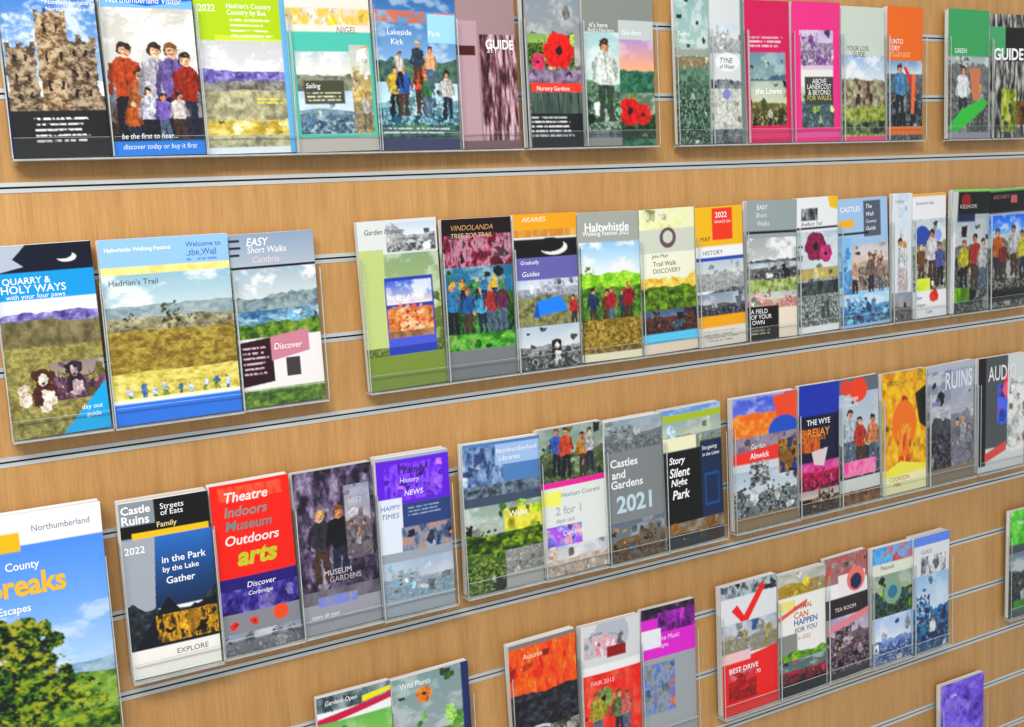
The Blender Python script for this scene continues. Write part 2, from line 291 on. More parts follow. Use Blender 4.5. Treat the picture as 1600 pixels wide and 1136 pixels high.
SHEET = .0011
def leaflet(name, cat, row, X0, X1, n, thick, label, paint, H=.213, dz=0, group=None, fan=.0, holder=True, hlab=None):
    W = X1-X0; zb = -.3*row+.0275+dz+(.003 if row == 0 else 0); H = H+(R.uniform(-.004, .004) if H < .22 else 0); curl = R.uniform(0, .0035); fst = R.choice((1, 1, 1.06, 1.14)); shr = R.choice((0, 0, 0, .2)); xc = (X0+X1)/2; asp = H/W
    root = empty(name, (xc, -.0075, zb), label, cat, group or 'leaflet stacks standing in the rack')
    root.rotation_euler = (math.radians(R.uniform(-.8, .1)), math.radians(R.uniform(-1.1, 1.1)) if holder else 0, 0)
    n = int(n*1.3)
    cv = Cv(n, asp, int(abs(X0)*9973)+row*77); paint(cv)
    a = cv.a.reshape(cv.h//2, 2, cv.w//2, 2, 3).mean((1, 3)); h_, w_ = a.shape[:2]
    pd = np.pad(a, ((1, 1), (1, 1), (0, 0)), mode='edge'); a = a+.5*(a-(pd[:-2, 1:-1]+pd[2:, 1:-1]+pd[1:-1, :-2]+pd[1:-1, 2:])/4)
    a = lin(np.clip(((a-a.mean(-1, keepdims=True))*1.2+a.mean(-1, keepdims=True)-.5)*1.16+.5, 0, 1))*.86+.006
    # bowed cover sheet
    bow = R.uniform(.0002, .0018); xs = np.linspace(-W/2, W/2, w_+1); zs = np.linspace(H, 0, h_+1)
    def yf(x, z): return -thick-bow*(1-(2*x/W)**2)-.0002-curl*np.clip(z/H, 0, 1)**4
    Z, X = np.meshgrid(zs, xs, indexing='ij'); co = np.stack([X, yf(X, Z), Z], -1).reshape(-1, 3)
    pa = np.pad(a, ((0, 1), (0, 1), (0, 0)), mode='edge'); pa[1:, 1:] = (pa[1:, 1:]+pa[:-1, :-1]+pa[1:, :-1]+pa[:-1, 1:])/4
    me = bpy.data.meshes.new('cover'); nv = co.shape[0]; nf = h_*w_
    I = (np.arange(h_)[:, None]*(w_+1)+np.arange(w_)[None]).reshape(-1)
    q = np.stack([I, I+w_+1, I+w_+2, I+1], -1)
    me.vertices.add(nv); me.vertices.foreach_set('co', co.reshape(-1)); me.loops.add(nf*4); me.loops.foreach_set('vertex_index', q.reshape(-1).astype(np.int32))
    me.polygons.add(nf); me.polygons.foreach_set('loop_start', np.arange(0, nf*4, 4, dtype=np.int32)); me.update(calc_edges=True)
    at = me.color_attributes.new('print', 'FLOAT_COLOR', 'POINT'); at.data.foreach_set('color', np.concatenate([pa.reshape(-1, 3), np.ones((nv, 1))], 1).reshape(-1).astype(np.float32))
    me.shade_smooth()
    cov = link('cover', me, printed, root)
    # sheets behind it, seen as a ragged edge from above and from the side
    bm_ = []; y = -thick; i = 0
    while y < -.0002:
        y2 = min(y+SHEET*R.uniform(.7, 1.5), 0); d = R.uniform(-.0016, .0008)*(1 if i else 0); e = R.uniform(-.0012, .0004)*(1 if i else 0); up_ = fan*(y+thick)/max(thick, 1e-4)
        bm_.append((-W/2+.0002-e, W/2-.0002+e, y+.00006, y2-.00006, .0002, H-.0003+d+up_)); y = y2; i += 1
    boxes('page_block', bm_, paper, root)
    # lettering
    for (txt, u, v, tw, c, al, st, bo, rot) in cv.T:
        tm = text_mesh(txt, bo); k = len(tm.vertices)
        if not k: continue
        vc = np.empty(k*3, np.float32); tm.vertices.foreach_get('co', vc); vc = vc.reshape(-1, 3)
        mn = vc.min(0); mxx = vc.max(0); sc = tw*W/(mxx[0]-mn[0]); cap = (.125 if bo >= .03 else .058 if bo >= .02 else .040 if bo >= .01 else .032)*H/(mxx[1]-mn[1]); sc = sc if st > 1 else min(sc, cap); tw = sc*(mxx[0]-mn[0])/W; x = (vc[:, 0]-mn[0])*sc; z = (vc[:, 1]-mxx[1])*sc*st*fst; x += z*0+(vc[:, 1]-mn[1])*sc*shr
        x += -W/2+u*W-(tw*W/2 if al == 'C' else tw*W if al == 'R' else 0)
        if rot: z0_ = z.copy(); z = z+(x+W/2-u*W)*math.tan(rot)
        z += H-v*H; out = np.stack([x, yf(x, z)-.00022, z], -1).astype(np.float32); tm.vertices.foreach_set('co', out.reshape(-1)); tm.update(); tm.name = 'title_lettering'
        tm.materials.clear(); o = link('title_lettering', tm, ink(c), cov)
    if holder:
        hw = W/2+.0016; D = .0075+thick+.0055; hh = .024
        h0 = empty('leaflet_holder', (xc, 0, zb-.0035), hlab or ' '.join(('clear acrylic holder of the '+label).split()[:16]), 'leaflet holder', 'clear acrylic leaflet holders hooked on the slatwall')
        boxes('back_plate', [(-hw, hw, -.0065, -.0045, 0, H*.86)], clear, h0)
        boxes('front_plate', [(-hw+.0022, hw-.0022, -D-.002, -D, .002, hh)], clear, h0)
        for sg in (-1, 1): boxes('side_wall', [(sg*hw-.0006, sg*hw+.0006, -D-.002, -.0068, .0022, H*.8)], clear, h0)
        boxes('floor_plate', [(-hw, hw, -D-.002, -.0068, 0, .002)], edge, h0, .0003)
        for sg in (-1, 1): boxes('polished_edge', [(sg*hw-.0006, sg*hw+.0006, -D-.0028, -D-.0021, .003, H*.8)], edge, h0, .0002)
        boxes('polished_edge', [(-hw+.0024, hw-.0024, -D-.0019, -D-.0001, hh+.0001, hh+.0004)], edge, h0)
        boxes('hook', [(-hw*.7, hw*.7, -.0044, -.0012, .074, .080)], clear, h0)
    return root
def LF(row, X0, X1, n, thick, label, paint, **k): return leaflet('leaflet_stack', 'leaflets', row, X0, X1, n, thick, label, paint, **k)

# ------------------------------------------------------------------ the covers
# ---- top rail
def p(c): c.sky(0,.62,'2f68b4','a9bfd4',.45).ridge(.70,.03,STONE).castle(.36,.28,.68,.8,('5d4a36','8a7458','a8937a','c4b498'),4).castle(.62,.42,.96,.8,('4d4238','7a6a56','988672','b4a58c'),3).castle(.04,.45,.34,.8,('4d4238','7a6a56','988672','b4a58c'),3).rect(0,.765,1,1,'2a2a2c').rect(0,0,.03,1,'1c2c4a').t("Northumberland's",.50,.215,.47,al='L').t('Northumberland',.50,.25,.40).print_(.25,.80,.85,5,'e8e8e8',.028,.010)
LF(0,0.1355,0.2357,108,.012,'castle tower leaflet under blue sky with black footer',p)
def p(c): c.sky(0,.7,'bcb8ae','d8d6d0',.5).rect(0,0,1,.245,'2f6fbe').poly([(0,.245),(0,.20),(.5,.235),(1,.20),(1,.245)],'86b7ea').ridge(.58,.02,GREY,1).tex(.0,.72,1,.94,('1c1c20','4a3a34','7b6a64'),8,12).crowd(.12,.92,.93,.48,5,('c8501c','e07a3a','e9e4ee','8f78c8','c03a1a')).crowd(.2,.85,.95,.28,4,('e8762a','d0d0dc','7a5fb0','f0e8e0')).rect(0,.925,1,1,'3f86d2').t('Northumberland Visitor',.08,.19,.8).t('discover today or buy it first',.1,.94,.8).t('be the first to hear...',.1,.885,.6)
LF(0,0.2387,0.3404,98,.014,'blue headed family day leaflet showing people dressed in orange and white',p)
def p(c): c.rect(0,0,1,.4,'a9c219').sky(.39,.60,'c8c8c4','dcd8e0',.5).ridge(.55,.015,PURP).ridge(.61,.012,('4c4a48','7b7972','a5a39a')).ridge(.66,.01,('7e7a68','a8a486','cfcaa8')).tex(0,.82,1,.90,('a58d3a','d2bd6c','e6d9a0'),6,20).rect(0,.965,1,1,'dfe6ee').rect(.94,0,1,1,'78b2d8').poly([(.2,.39),(.2,.36),(.94,.38),(.94,.39)],'c7d94e').t('2022',.05,.20,.25).t('Hadrian\'s Country',.35,.19,.55).t('Country by Bus',.35,.225,.5).print_(.38,.275,.85,4,'eef3c8',.028,.009).t('AD122',.9,.44,.14,c='e8f2fa',al='R').print_(.6,.70,.92,2,'d8d040',.02,.010)
LF(0,0.3428,0.4502,96,.010,'lime green headed leaflet over a grey and purple moorland view',p)
def p(c): c.rect(0,0,1,1,'e6ddd4').tex(.0,.2,1,.29,('e0cfc0','d8b84c','efe2d4'),6,6).rect(0,.33,1,.92,'5fb8a8').rect(.07,.44,.72,.90,'d8dcd6').clip(.07,.44,.72,.90).sky(.44,.56,'b8c6c8','e8e4d8',.6).ridge(.56,.02,('4a4a48','7c7e70','9aa08c')).tex(.07,.66,.9,.9,WATER,5,20).poly([(.2,.62),(.6,.60),(.55,.66),(.25,.67)],'f2f4f0').clip().tex(.72,.4,.96,.9,('e2dccc','c9b47a','5a86c8','8e8476'),5,10).rect(.14,.60,.62,.73,'4e5040').rect(0,.92,1,1,'b9b4ac').t('NIGEL',.58,.30,.34,c='8a8578').t('Sailing',.16,.615,.4).print_(.17,.665,.6,3,'c9cbb0',.02,.008)
LF(0,0.4512,0.5582,90,.012,'teal framed leaflet with a small boat photo and cream top',p)
def p(c): c.sky(0,.5,'2f5d92','8fb2d4',.3).tex(0,.18,1,.25,('6a98c4','d06a42','8ab0d0'),5,8).ridge(.46,.04,('2a4050','4c6a62','6f8a64')).tex(0,.6,1,.85,('2a5668','3f8296','9bc8d0','d8eef0'),8,14).crowd(.1,.9,.80,.30,5,('e2c23a','2f6ab8','d8542c','44a05a','eceae0')).crowd(.25,.8,.62,.26,3,('e8ddd0','3c4c5c','f4b184')).rect(0,.93,1,1,'474a66').rect(.65,.19,1,.36,'a8d4ee').t('Lakeside',.16,.29,.48).t('Park',.66,.29,.3).t('Kirk',.2,.345,.28).print_(.06,.87,.9,2,'d8e6f0')
LF(0,0.5591,0.6723,88,.010,'blue lakeside leaflet with crowd of bright children and splashing water',p)
def p(c): c.rect(0,0,1,1,'a08a8c').rect(.02,.22,.34,.95,'b79ca2').tex(.38,.3,1,.97,('2a1216','5c3a40','9a7880','d8bcc2'),14,5,.3,.7).rect(0,.37,.3,.43,'4c1c20').rect(0,.95,1,1,'7c6468').t('GUIDE',.48,.33,.48,b=.02).t('STY',.5,.375,.3)
LF(0,0.6761,0.7651,70,.008,'dusky pink leaflet with a dark waterfall picture',p)
def p(c): c.tex(0,0,1,1,('55534e','83817c','a5a39c'),10,22).tex(.05,.3,.9,.5,GREEN,8,12).flower(.62,.40,.26,'e02c22').flower(.25,.47,.12,'d64a72').tex(0,.52,1,.6,('5a4c5c','84748a','a294a8'),8,14).rect(.1,.60,1,.655,'e24a34').tex(.1,.66,1,.79,('2c3830','4c5c58','607060'),20,5).rect(0,.79,1,1,'24282a').t('Nursery Gardens',.2,.62,.7,c='ffffff').print_(.08,.81,.9,5,'dcdcdc',.028,.010).rect(0,0,.07,1,'9a9a98').rect(0,0,.03,1,'38383a')
LF(0,0.7758,0.8657,68,.010,'dark leaflet with a big red poppy above a red strip',p)
def p(c): c.rect(0,0,1,1,'8c908a').tex(.02,.28,.5,.9,('26382a','4c6650','8ab090','dcebe0'),9,18).person(.30,.85,.52,'dfe6dc','3a4a3c').rect(.5,.2,1,1,'c3cbc8').clip(.5,.32,1,1).sky(.32,.52,'b69ac0','f0b48c',.2).ridge(.52,.02,('1c4034','356a54','5c8c70')).tex(.5,.66,1,.96,('23402c','3f5a3c','6a7a54'),8,14).flower(.62,.78,.16,'c81c1c').flower(.82,.80,.12,'d8322a').clip().tex(0,.9,.5,.95,('50545a','9aa0a4'),5,5).t("it's here",.1,.22,.4).t("Rick's Nursery",.08,.255,.5).t('Gardens',.55,.26,.38)
LF(0,0.8686,0.9888,76,.012,'grey green leaflet with a sunset moor and red flowers at bottom right',p)
def p(c): c.tex(0,0,1,1,('1a2c22','3a5a44','7a9a84','b8cdbc'),9,20,.3,.7).tex(0,.35,1,.48,('b08858','8a9a88','c8b898'),5,10).rect(0,.36,1,.40,'9aa6a0').t('Ferns',.1,.24,.7).t('Woods',.1,.29,.7)
LF(0,1.0310,1.0927,42,.008,'narrow dark green fern leaflet at the start of the right hand group',p)
def p(c): c.rect(0,0,1,1,'d6dad8').tex(0,.18,1,.38,('a9b0b0','d6dad8','e6e8e6'),12,20).ell(.5,.44,.36,'eceeec',.6).t('TYNE',.25,.41,.5,c='50565a').t('of Water',.25,.455,.45,c='50565a').ridge(.56,.02,('3a3e42','7a8084','a8aeb0')).tex(0,.62,1,.9,('a6a8a0','c8cac2','e4e4dc'),10,30).ell(.45,.66,.12,'8a90c4').print_(.05,.93,.95,3,'6a6e70',.02,.009,.05).rect(.9,0,1,1,'7a8a84')
LF(0,1.0946,1.1587,42,.010,'narrow white leaflet with a pencil drawn river scene',p)
def p(c): c.rect(0,0,1,1,'c42a62').clip(.1,.36,.9,.88).tex(0,.36,1,.9,('263c5c','46688e','5e7a8c','8fa49c'),10,16).tex(0,.56,1,.9,('20281a','4a5430','8c8a50','d8d8bc'),12,22,.3,.7).clip().rect(.05,.90,.95,.97,'d8487c').print_(.1,.25,.9,3,'f4c8d8',.03,.012).t('the Lowes',.2,.61,.6,b=.02)
LF(0,1.1646,1.2538,54,.009,'crimson framed leaflet with a dark blue meadow photo',p)
def p(c): c.rect(0,0,1,1,'e0488c').rect(.18,.2,.85,.9,'d9c3d8').clip(.18,.2,.85,.9).tex(0,.2,1,.45,('7a4a90','b880c0','e2c8e4','c0b8c4'),6,10).rect(0,.48,1,.60,'e8e8e0').tex(0,.6,1,.92,('46542e','88a04c','c2cf90','6a86a0'),8,14).clip().rect(.25,.53,.85,.73,'484c40').t('ABOVE',.4,.545,.4).t('LANERCOST',.3,.585,.5).t('& BEYOND',.32,.625,.46).t('FOR WALKS',.3,.665,.5,c='d8d070').rect(0,.93,1,.97,'f06aa4').t('MARKET',.15,.2,.65,c='ffe0f0')
LF(0,1.2565,1.3590,56,.009,'bright pink framed leaflet with a lilac picture and dark text box',p)
def p(c): c.rect(0,0,1,1,'c9d2c6').sky(.36,.55,'9fb8d4','dde4e8',.5).ridge(.55,.03,MOOR).tex(.3,.55,.7,.75,('3c3228','8a7c68','c8bca8'),6,12).ridge(.75,.03,('5c6a30','95a04c','c2c684')).tex(0,.85,1,.95,('26301e','5c6c48','96a07c'),9,12).rect(0,.965,1,1,'e05a8c').t('YOUR LOIS',.12,.29,.76,c='5a5a52').t('GUIDE',.25,.335,.5,c='5a5a52')
LF(0,1.3642,1.4612,52,.008,'pale sage leaflet with a stone ruin on moorland and a pink foot',p)
def p(c): c.tex(0,0,1,1,('22282c','4a5258','7a848a','b0b4b4'),9,16).rect(0,0,1,.40,'d8742c').sky(.40,.5,'7c9cc0','c9d2d8',.4).person(.35,.85,.42,'5a86a4','2a2e34').poly([(.45,.45),(.52,.44),(.85,.62),(.78,.66)],'c8342c').poly([(.70,.50),(.8,.50),(.75,.8),(.66,.8)],'e07a48').rect(0,.90,1,.96,'e07a2e').t('UNTO',.1,.24,.6).t('DRY',.12,.29,.5).print_(.1,.34,.8,2,'f6dcc0')
LF(0,1.4657,1.5494,46,.008,'orange headed leaflet with a red paddle in a grey river photo',p)
def p(c): c.tex(0,0,1,1,('4a4c4a','8a8e8a','b8bcb6'),8,16).rect(0,0,1,.36,'4a9c66').person(.35,.88,.44,'e6e6e6','33383a').poly([(.5,.45),(.8,.45),(.75,.7),(.6,.7)],'c08060').poly([(.0,.92),(.3,.78),(.85,.68),(1,.72),(.7,.82),(.2,.96)],'44b04c').rect(0,.95,1,1,'9a9aa4').t('GREEN',.15,.30,.6)
LF(0,1.6127,1.7167,48,.008,'green headed leaflet with walker and bright green swoosh',p)
def p(c): c.tex(0,0,1,1,('101010','3c3c3a','8c8c86','d0d0ca'),16,5,.3,.7).rect(.4,.1,1,.38,'101214').rect(0,.1,.4,.32,'54a070').tex(.3,.6,.7,.95,('3a4410','8a9a20','c8c880'),6,8).tex(.7,.7,1,.9,('a07a14','301c0c'),4,8).t('GUIDE',.1,.27,.8,b=.03)
LF(0,1.7235,1.8246,44,.008,'black and white waterfall guide at the far right of the top rail',p)
# ---- second rail
def p(c): c.rect(0,0,1,.16,'141c2e').poly([(0,0),(.34,0),(.2,.07),(.3,.11),(0,.14)],'b4bcc8').ell(.74,.075,.10,'e6eaf0',.5).ell(.70,.06,.10,'141c2e',.5).rect(0,.14,1,.30,'1597cc').rect(0,.28,1,.36,'e3e6f4').ridge(.345,.02,PURP).ridge(.40,.02,('5c5640','7c7452','8f8a6c'),1,3,8,14).ridge(.53,.02,('6a6440','8e8652','ada870'),1,3,14,34).tex(.45,.62,1,.82,('5c3c54','8a6a80','aa967a','7a7440'),9,14).dog(.36,.84,.25,'4c2c22','e6dccc').dog(.16,.82,.13,'cfc0a6','f0e8dc').dog(.68,.78,.20,'3a2a34','c4b0b4').poly([(.5,1),(1,.74),(1,1)],'25a4d4').t('QUARRY &',.08,.165,.62,b=.01).t('HOLY WAYS',.06,.205,.80,b=.01).t('with your four paws',.1,.25,.66).t('day out',.72,.86,.24).t('guide',.76,.9,.18)
LF(1,0.1040,0.2063,112,.014,'navy and teal dog walking leaflet with purple hills and three dogs',p)
def p(c): c.rect(0,0,1,.15,'9fc4ee').tex(0,.15,1,.20,('d9cf86','efe6a4','e4d890'),6,10).sky(.19,.48,'9cbcc8','dfe4e0',.45).ridge(.36,.015,('7f9098','9aa8ac','b4bcb8')).ridge(.42,.02,MOOR).foliage(.50,.42,.08,('23281c','4a4e36','7c7c58'),1.4,18).foliage(.18,.44,.05,DGREEN,1.2,10).foliage(.66,.45,.04,DGREEN,1.2,8).ridge(.5,.015,('6c5c30','94803e','b7a860'),1,3,14,34).ridge(.72,.01,('a59a4c','d2c66e','e6dd98'),1,3,10,34).crowd(.08,.95,.88,.10,9,('e6eef6','4a90d0','c8dcf0'),('36608c','5a7c30')).rect(0,.86,1,.885,'e8ecd4').rect(0,.885,1,1,'3f7fd6').t("Haltwhistle Walking Festival",.04,.045,.50,b=.015).t("Hadrian's Trail",.05,.215,.42,c='4a5a5c').t('Welcome to',.66,.035,.28,c='3a62a0').t('the Wall',.68,.075,.22,c='3a62a0').print_(.66,.105,.94,2,'5a80b8')
LF(1,0.2114,0.3563,128,.016,'wide pale blue walking festival leaflet with golden grassland and blue foot',p)
def p(c): c.grad(0,0,1,.2,'94a4b8','b4bcc2').rect(0,.185,1,.20,'1a1c20').rect(0,.03,.12,.045,'1c1e24').rect(0,.07,.13,.085,'1c1e24').rect(0,.11,.11,.125,'1c1e24').sky(.2,.44,'a9b9c4','dfe2de',.6).ridge(.36,.03,('5c6c74','8c9ca0','aab4b0')).tex(0,.44,1,.54,('44688a','7aa0b4','c4d6d8'),5,26).ridge(.52,.03,('30481c','5c7c30','92a850')).rect(0,.6,1,.9,'e8e4e2').poly([(0,.62),(.4,.60),(.4,.86),(0,.88)],'32101c').poly([(.38,.60),(.85,.57),(.85,.70),(.38,.74)],'c48a98').rect(.55,.73,.72,.84,'4a4244').t('EASY',.2,.025,.5,b=.01,c='ffffff').t('Short Walks',.2,.075,.65).t('Cumbria',.25,.13,.5,c='f0d8dc').print_(.05,.65,.36,6,'d8b8c4',.03,.01).t('Discover',.42,.64,.36)
LF(1,0.3603,0.4647,94,.010,'grey easy walks leaflet with lake photo and maroon and pink blocks',p)
def p(c): c.rect(0,0,1,.2,'d8dcd8').tex(.35,.02,.98,.19,('46484a','8a8e90','c8cccc','ececec'),9,9,.3,.7).tex(0,.2,1,1,('5c6c38','7f8e52','a9b676'),9,18).rect(0,.17,.3,.75,'bcc88a').rect(.28,.34,.9,.80,'3c4ca0').clip(.30,.36,.88,.70).sky(.36,.5,'4a6ac0','e4d8d4',.5).ridge(.52,.02,('8a5030','c8824c','e8c498')).castle(.45,.52,.75,.68,('c86a3a','e09a6c','f0d0b0'),4).tex(.3,.66,.9,.7,('7a5a40','b09070'),8,8).clip().rect(.28,.70,.9,.75,'5a66c4').rect(0,.80,1,1,'7c8c48').t('MALLARDS',.33,.445,.5).t('Garden Museum',.08,.05,.5,c='4a524a')
LF(1,0.5243,0.6343,90,.010,'leafy green leaflet with an inset photo of an orange building',p)
def p(c): c.rect(0,0,1,.20,'220c0c').tex(0,.1,1,.3,('3a1a24','8c2c44','c8a0b0','503844'),8,8).tex(0,.3,1,.8,('0e1c12','24482a','46803c','2c6a94'),9,14,.3,.7).crowd(.05,.95,.72,.30,5,('3a90c8','2c6ab0','48b0d8','b03a3c','702a58')).crowd(.1,.9,.52,.16,6,('2f86b8','e8c040','58a060')).tex(0,.72,1,.82,('2c6424','4f9a38','86b460'),6,20).rect(0,.82,1,1,'7e8082').t('VINDOLANDA',.12,.04,.8,c='d09a60').t('TREE TOP TRAIL',.12,.09,.6,c='e0c090')
LF(1,0.6376,0.7414,84,.009,'dark adventure leaflet with people in blue helmets among trees',p)
def p(c): c.rect(0,0,1,.13,'e2a32c').tex(0,.1,1,.16,('d29034','b88848','e8b860'),8,5).rect(0,.15,1,.31,'eef0f2').rect(0,.16,1,.28,'1a1614').ell(.62,.22,.22,'f2ece2',.45).ell(.56,.20,.22,'1a1614',.45).rect(0,.28,1,.42,'706ca4').tex(0,.42,1,.55,('9aa0b0','c6cad2','e4e6ea'),4,16).ridge(.53,.02,('50543c','84845c','9f9c78')).poly([(.25,.66),(.32,.56),(.7,.53),(.82,.63)],'2f86e0').poly([(.25,.66),(.32,.56),(.36,.67)],'1c5aa8').person(.92,.74,.2,'b03a3c','3a3a40').tex(0,.72,1,1,('1c1e20','4c5052','a4a8a8','e0e2e0'),8,12,.32,.68).dog(.6,.95,.18,'20201e','e8e8e4').t('AKARIES',.12,.02,.7,c='fff4d8').t('Gradually',.08,.295,.8,b=.0).t('Guides',.1,.365,.4)
LF(1,0.7449,0.8456,76,.010,'orange topped leaflet with purple title band and blue tent',p)
def p(c): c.rect(0,0,1,.22,'a6aaa2').sky(.2,.42,'9cc8ee','f0f4f2',.6).foliage(.14,.42,.10,GREEN,1.2,12).ridge(.42,.03,('5c9a1c','8cc42c','bfe26a'),1,2).ridge(.50,.02,('2c4a18','4f7a2c','7da04c')).crowd(.15,.9,.76,.28,5,('26406c','7a3a20','d02438','34506c','c81c30')).tex(0,.72,1,.95,('5c4c20','8e7834','b4a05c'),14,40).rect(0,.95,1,1,'e8e2c8').t('Haltwhistle',.10,.07,.8,b=.02).t('Walking Festival 2022',.06,.125,.88,b=.01)
LF(1,0.8488,0.9530,76,.010,'grey headed festival leaflet with bright green hill and hikers in red',p)
def p(c): c.rect(0,0,1,1,'e9ecd0').tex(0,.0,1,.14,('e2e6a8','f0f2d0','d8dc98'),5,8).rect(0,.14,1,.3,'cfd2c4').ell(.5,.20,.15,'6e5a64').ell(.5,.195,.09,'cfd2c4').rect(0,.3,1,.48,'f0ecd8').ridge(.47,.03,('c89a30','e8c860','f4e4a0')).ridge(.54,.03,('2c3c0c','52701c','86a42c')).tex(0,.70,1,.86,('3c2c2c','7a4a3a','4a6478','262c34'),9,12).rect(0,.86,1,.93,'6cc4f0').rect(0,.93,1,1,'e6d6c4').t('John Muir',.2,.31,.6,c='4a5048').t('Trail Walk',.22,.36,.55,c='4a5048').t('DISCOVERY',.22,.41,.5,c='707468')
LF(1,0.9572,1.0577,70,.009,'pale yellow trail leaflet with round emblem and dark woodland photo',p)
def p(c): c.rect(0,0,1,.30,'f4b41c').rect(.35,.01,.78,.24,'e2492c').rect(0,.28,1,.37,'eef0f4').rect(0,.36,1,.385,'3a5aa8').tex(0,.385,1,.6,('a8acae','c8cac8','dcdcd8'),6,20).ridge(.6,.04,('3c4046','6c7078','a0a4a8')).tex(0,.62,1,.78,('2a2c34','6a6c74','b0b2b4'),8,12).rect(0,.78,1,.865,'e8a41c').rect(0,.865,1,1,'dcd6cc').t('2022',.42,.04,.3,b=.01).t('WHATS ON',.40,.10,.34).t('MAP',.1,.21,.3,c='8a4a10').t('HISTORY',.14,.31,.68,c='50607c').print_(.1,.89,.9,4,'8c8880',.022,.008)
LF(1,1.0597,1.1511,62,.011,'yellow and red whats on leaflet with grey village photo',p)
def p(c): c.rect(0,0,1,.27,'9ba5a4').rect(0,.22,1,.24,'1a1c1e').sky(.27,.55,'a9acac','dadcd8',.6).ridge(.42,.03,('34383a','62686a','8e9494')).tex(0,.45,1,.56,('2c2e30','8a8c8c','d8dad8'),10,14).ridge(.56,.03,('5c6c38','9cac6c','ccd4a4')).tex(0,.66,1,.78,('c88880','e8b8b0','d0d4c0'),5,10).rect(0,.76,.62,1,'17130f').rect(.62,.78,1,1,'e6dccb').t('EASY',.2,.035,.6,b=.005).t('Short',.18,.09,.66,c='f6f6f4').t('Walks',.2,.15,.6,c='f6f6f4').t('A FIELD',.06,.78,.5).t('OF YOUR',.06,.82,.5).t('OWN',.08,.86,.32).print_(.06,.91,.5,3,'b8b0a0')
LF(1,1.1558,1.2578,64,.010,'grey scribbled easy walks leaflet with a black your own field box',p)
def p(c): c.rect(0,0,1,.26,'e8eaea').poly([(.75,.0),(1,0),(1,.1),(.8,.08)],'f0bc2a').tex(.1,.08,.5,.17,('2a2c30','c8cccc'),8,8).rect(0,.215,1,.235,'26282c').tex(0,.25,1,.95,('4c5450','84908a','b8c0ba','e0e4e0'),9,18,.3,.7).flower(.45,.36,.26,'8a2c54').flower(.7,.42,.16,'c84a84').tex(0,.52,1,.60,('c8b05c','a0a080'),5,6).tex(0,.62,1,.72,('343a3a','5c6664'),8,10).t('Bradbury Trail',.1,.18,.7,c='3c4044')
LF(1,1.2639,1.3522,54,.008,'white topped garden leaflet with dark pink flower',p)
def p(c): c.rect(0,0,1,1,'a8c4de').tex(.0,.3,.25,.96,('78b4e4','a4d0f0','5c98cc'),4,9).rect(.5,.02,.85,.30,'5c6470').rect(0,.26,.6,.28,'2a2a2c').tex(.25,.36,1,.72,('4a4038','8c8078','c4b4a4','e2ccc0'),8,12).crowd(.25,.9,.74,.28,3,('d8b09c','8a7468','b89a88')).tex(0,.74,1,.98,('1c3c64','3c74a8','7cb4dc','d4e8f4'),8,14).rect(.02,.16,.3,.22,'e8b028').t('CASTLES',.04,.06,.42,b=.01).t('The',.54,.05,.22).t('Wall',.54,.11,.27).t('Country',.54,.17,.28).t('Guide',.54,.22,.2)
LF(1,1.3554,1.4695,60,.009,'light blue castles leaflet with stone wall and children',p)
def p(c): c.rect(0,0,1,1,'dfe3e6').tex(.3,.0,.8,.8,('dfe3e6','ecdcdc','e8ecf0'),5,12).rect(0,.78,1,1,'6c6a6c').tex(0,.78,1,1,('4a4442','8a8482','a4a09c'),9,9).t('Gallery',.15,.05,.6,c='9aa0a6')
LF(1,1.4775,1.5256,30,.006,'slim plain white leaflet with grey foot',p)
def p(c): c.rect(0,0,1,1,'e9e9ea').clip(0,.2,1,.78).tex(0,.2,1,.8,('3c4438','8c9068','c8c8b0','e4e4e4'),9,14,.3,.7).ell(.28,.34,.22,'3c54a0').ell(.75,.34,.12,'98a8dc').crowd(.2,.95,.76,.42,3,('8a5a34','d8d4d8','5c64a8')).tex(.1,.68,.5,.78,('b8d030','e4e870'),4,5).clip().flower(.62,.83,.13,'e0482e',8,'e0482e').t('Sycamore Gap',.1,.06,.76,c='7a7e84').t('Sept',.1,.82,.3,c='3c4048').t('August',.1,.88,.46,c='3c4048').t('5 July',.36,.94,.3,c='3c4048').rect(0,0,1,.02,'f0a820')
LF(1,1.5280,1.6116,44,.008,'white family leaflet with blue ball and small red star',p)
def p(c): c.rect(0,0,1,.2,'101216').poly([(0,0),(.14,0),(.14,.3),(0,.4)],'c8ccc8').tex(.1,.2,1,1,('0c0e0e','3a3e38','8a8e86','d0d0ca'),10,14,.35,.7).ell(.35,.09,.12,'8a1c1c').crowd(.2,.95,.82,.44,3,('c8c020','d8402c','e4e4e4')).tex(.1,.8,.5,.92,('7cb41c','4c6c1c'),5,5).rect(.14,.2,.6,.26,'1c3450').t('KILLHOPE',.2,.12,.6,c='c8c8c8').rect(0,0,1,.015,'84c870')
LF(1,1.6199,1.7178,46,.008,'black topped leaflet with a climber beside a lime green stripe',p)
def p(c): c.rect(0,0,1,.22,'0c0d12').tex(0,.2,1,1,('0e100e','3a4032','8a8c7c','c8ccc8'),9,14,.35,.7).sky(.22,.38,'2c68d8','7cb0f0',.4).crowd(.1,.9,.76,.40,4,('e07028','8a3a34','d8d8d8','c8c030')).tex(0,.84,1,.95,('141414','34362c'),6,6).rect(.55,.06,.7,.12,'b06a6c').t('ARCHERY',.12,.05,.4,c='b06a6c').rect(0,0,1,.015,'6cb060')
LF(1,1.7230,1.8353,48,.008,'black topped leaflet with bright blue sky and orange figures',p)
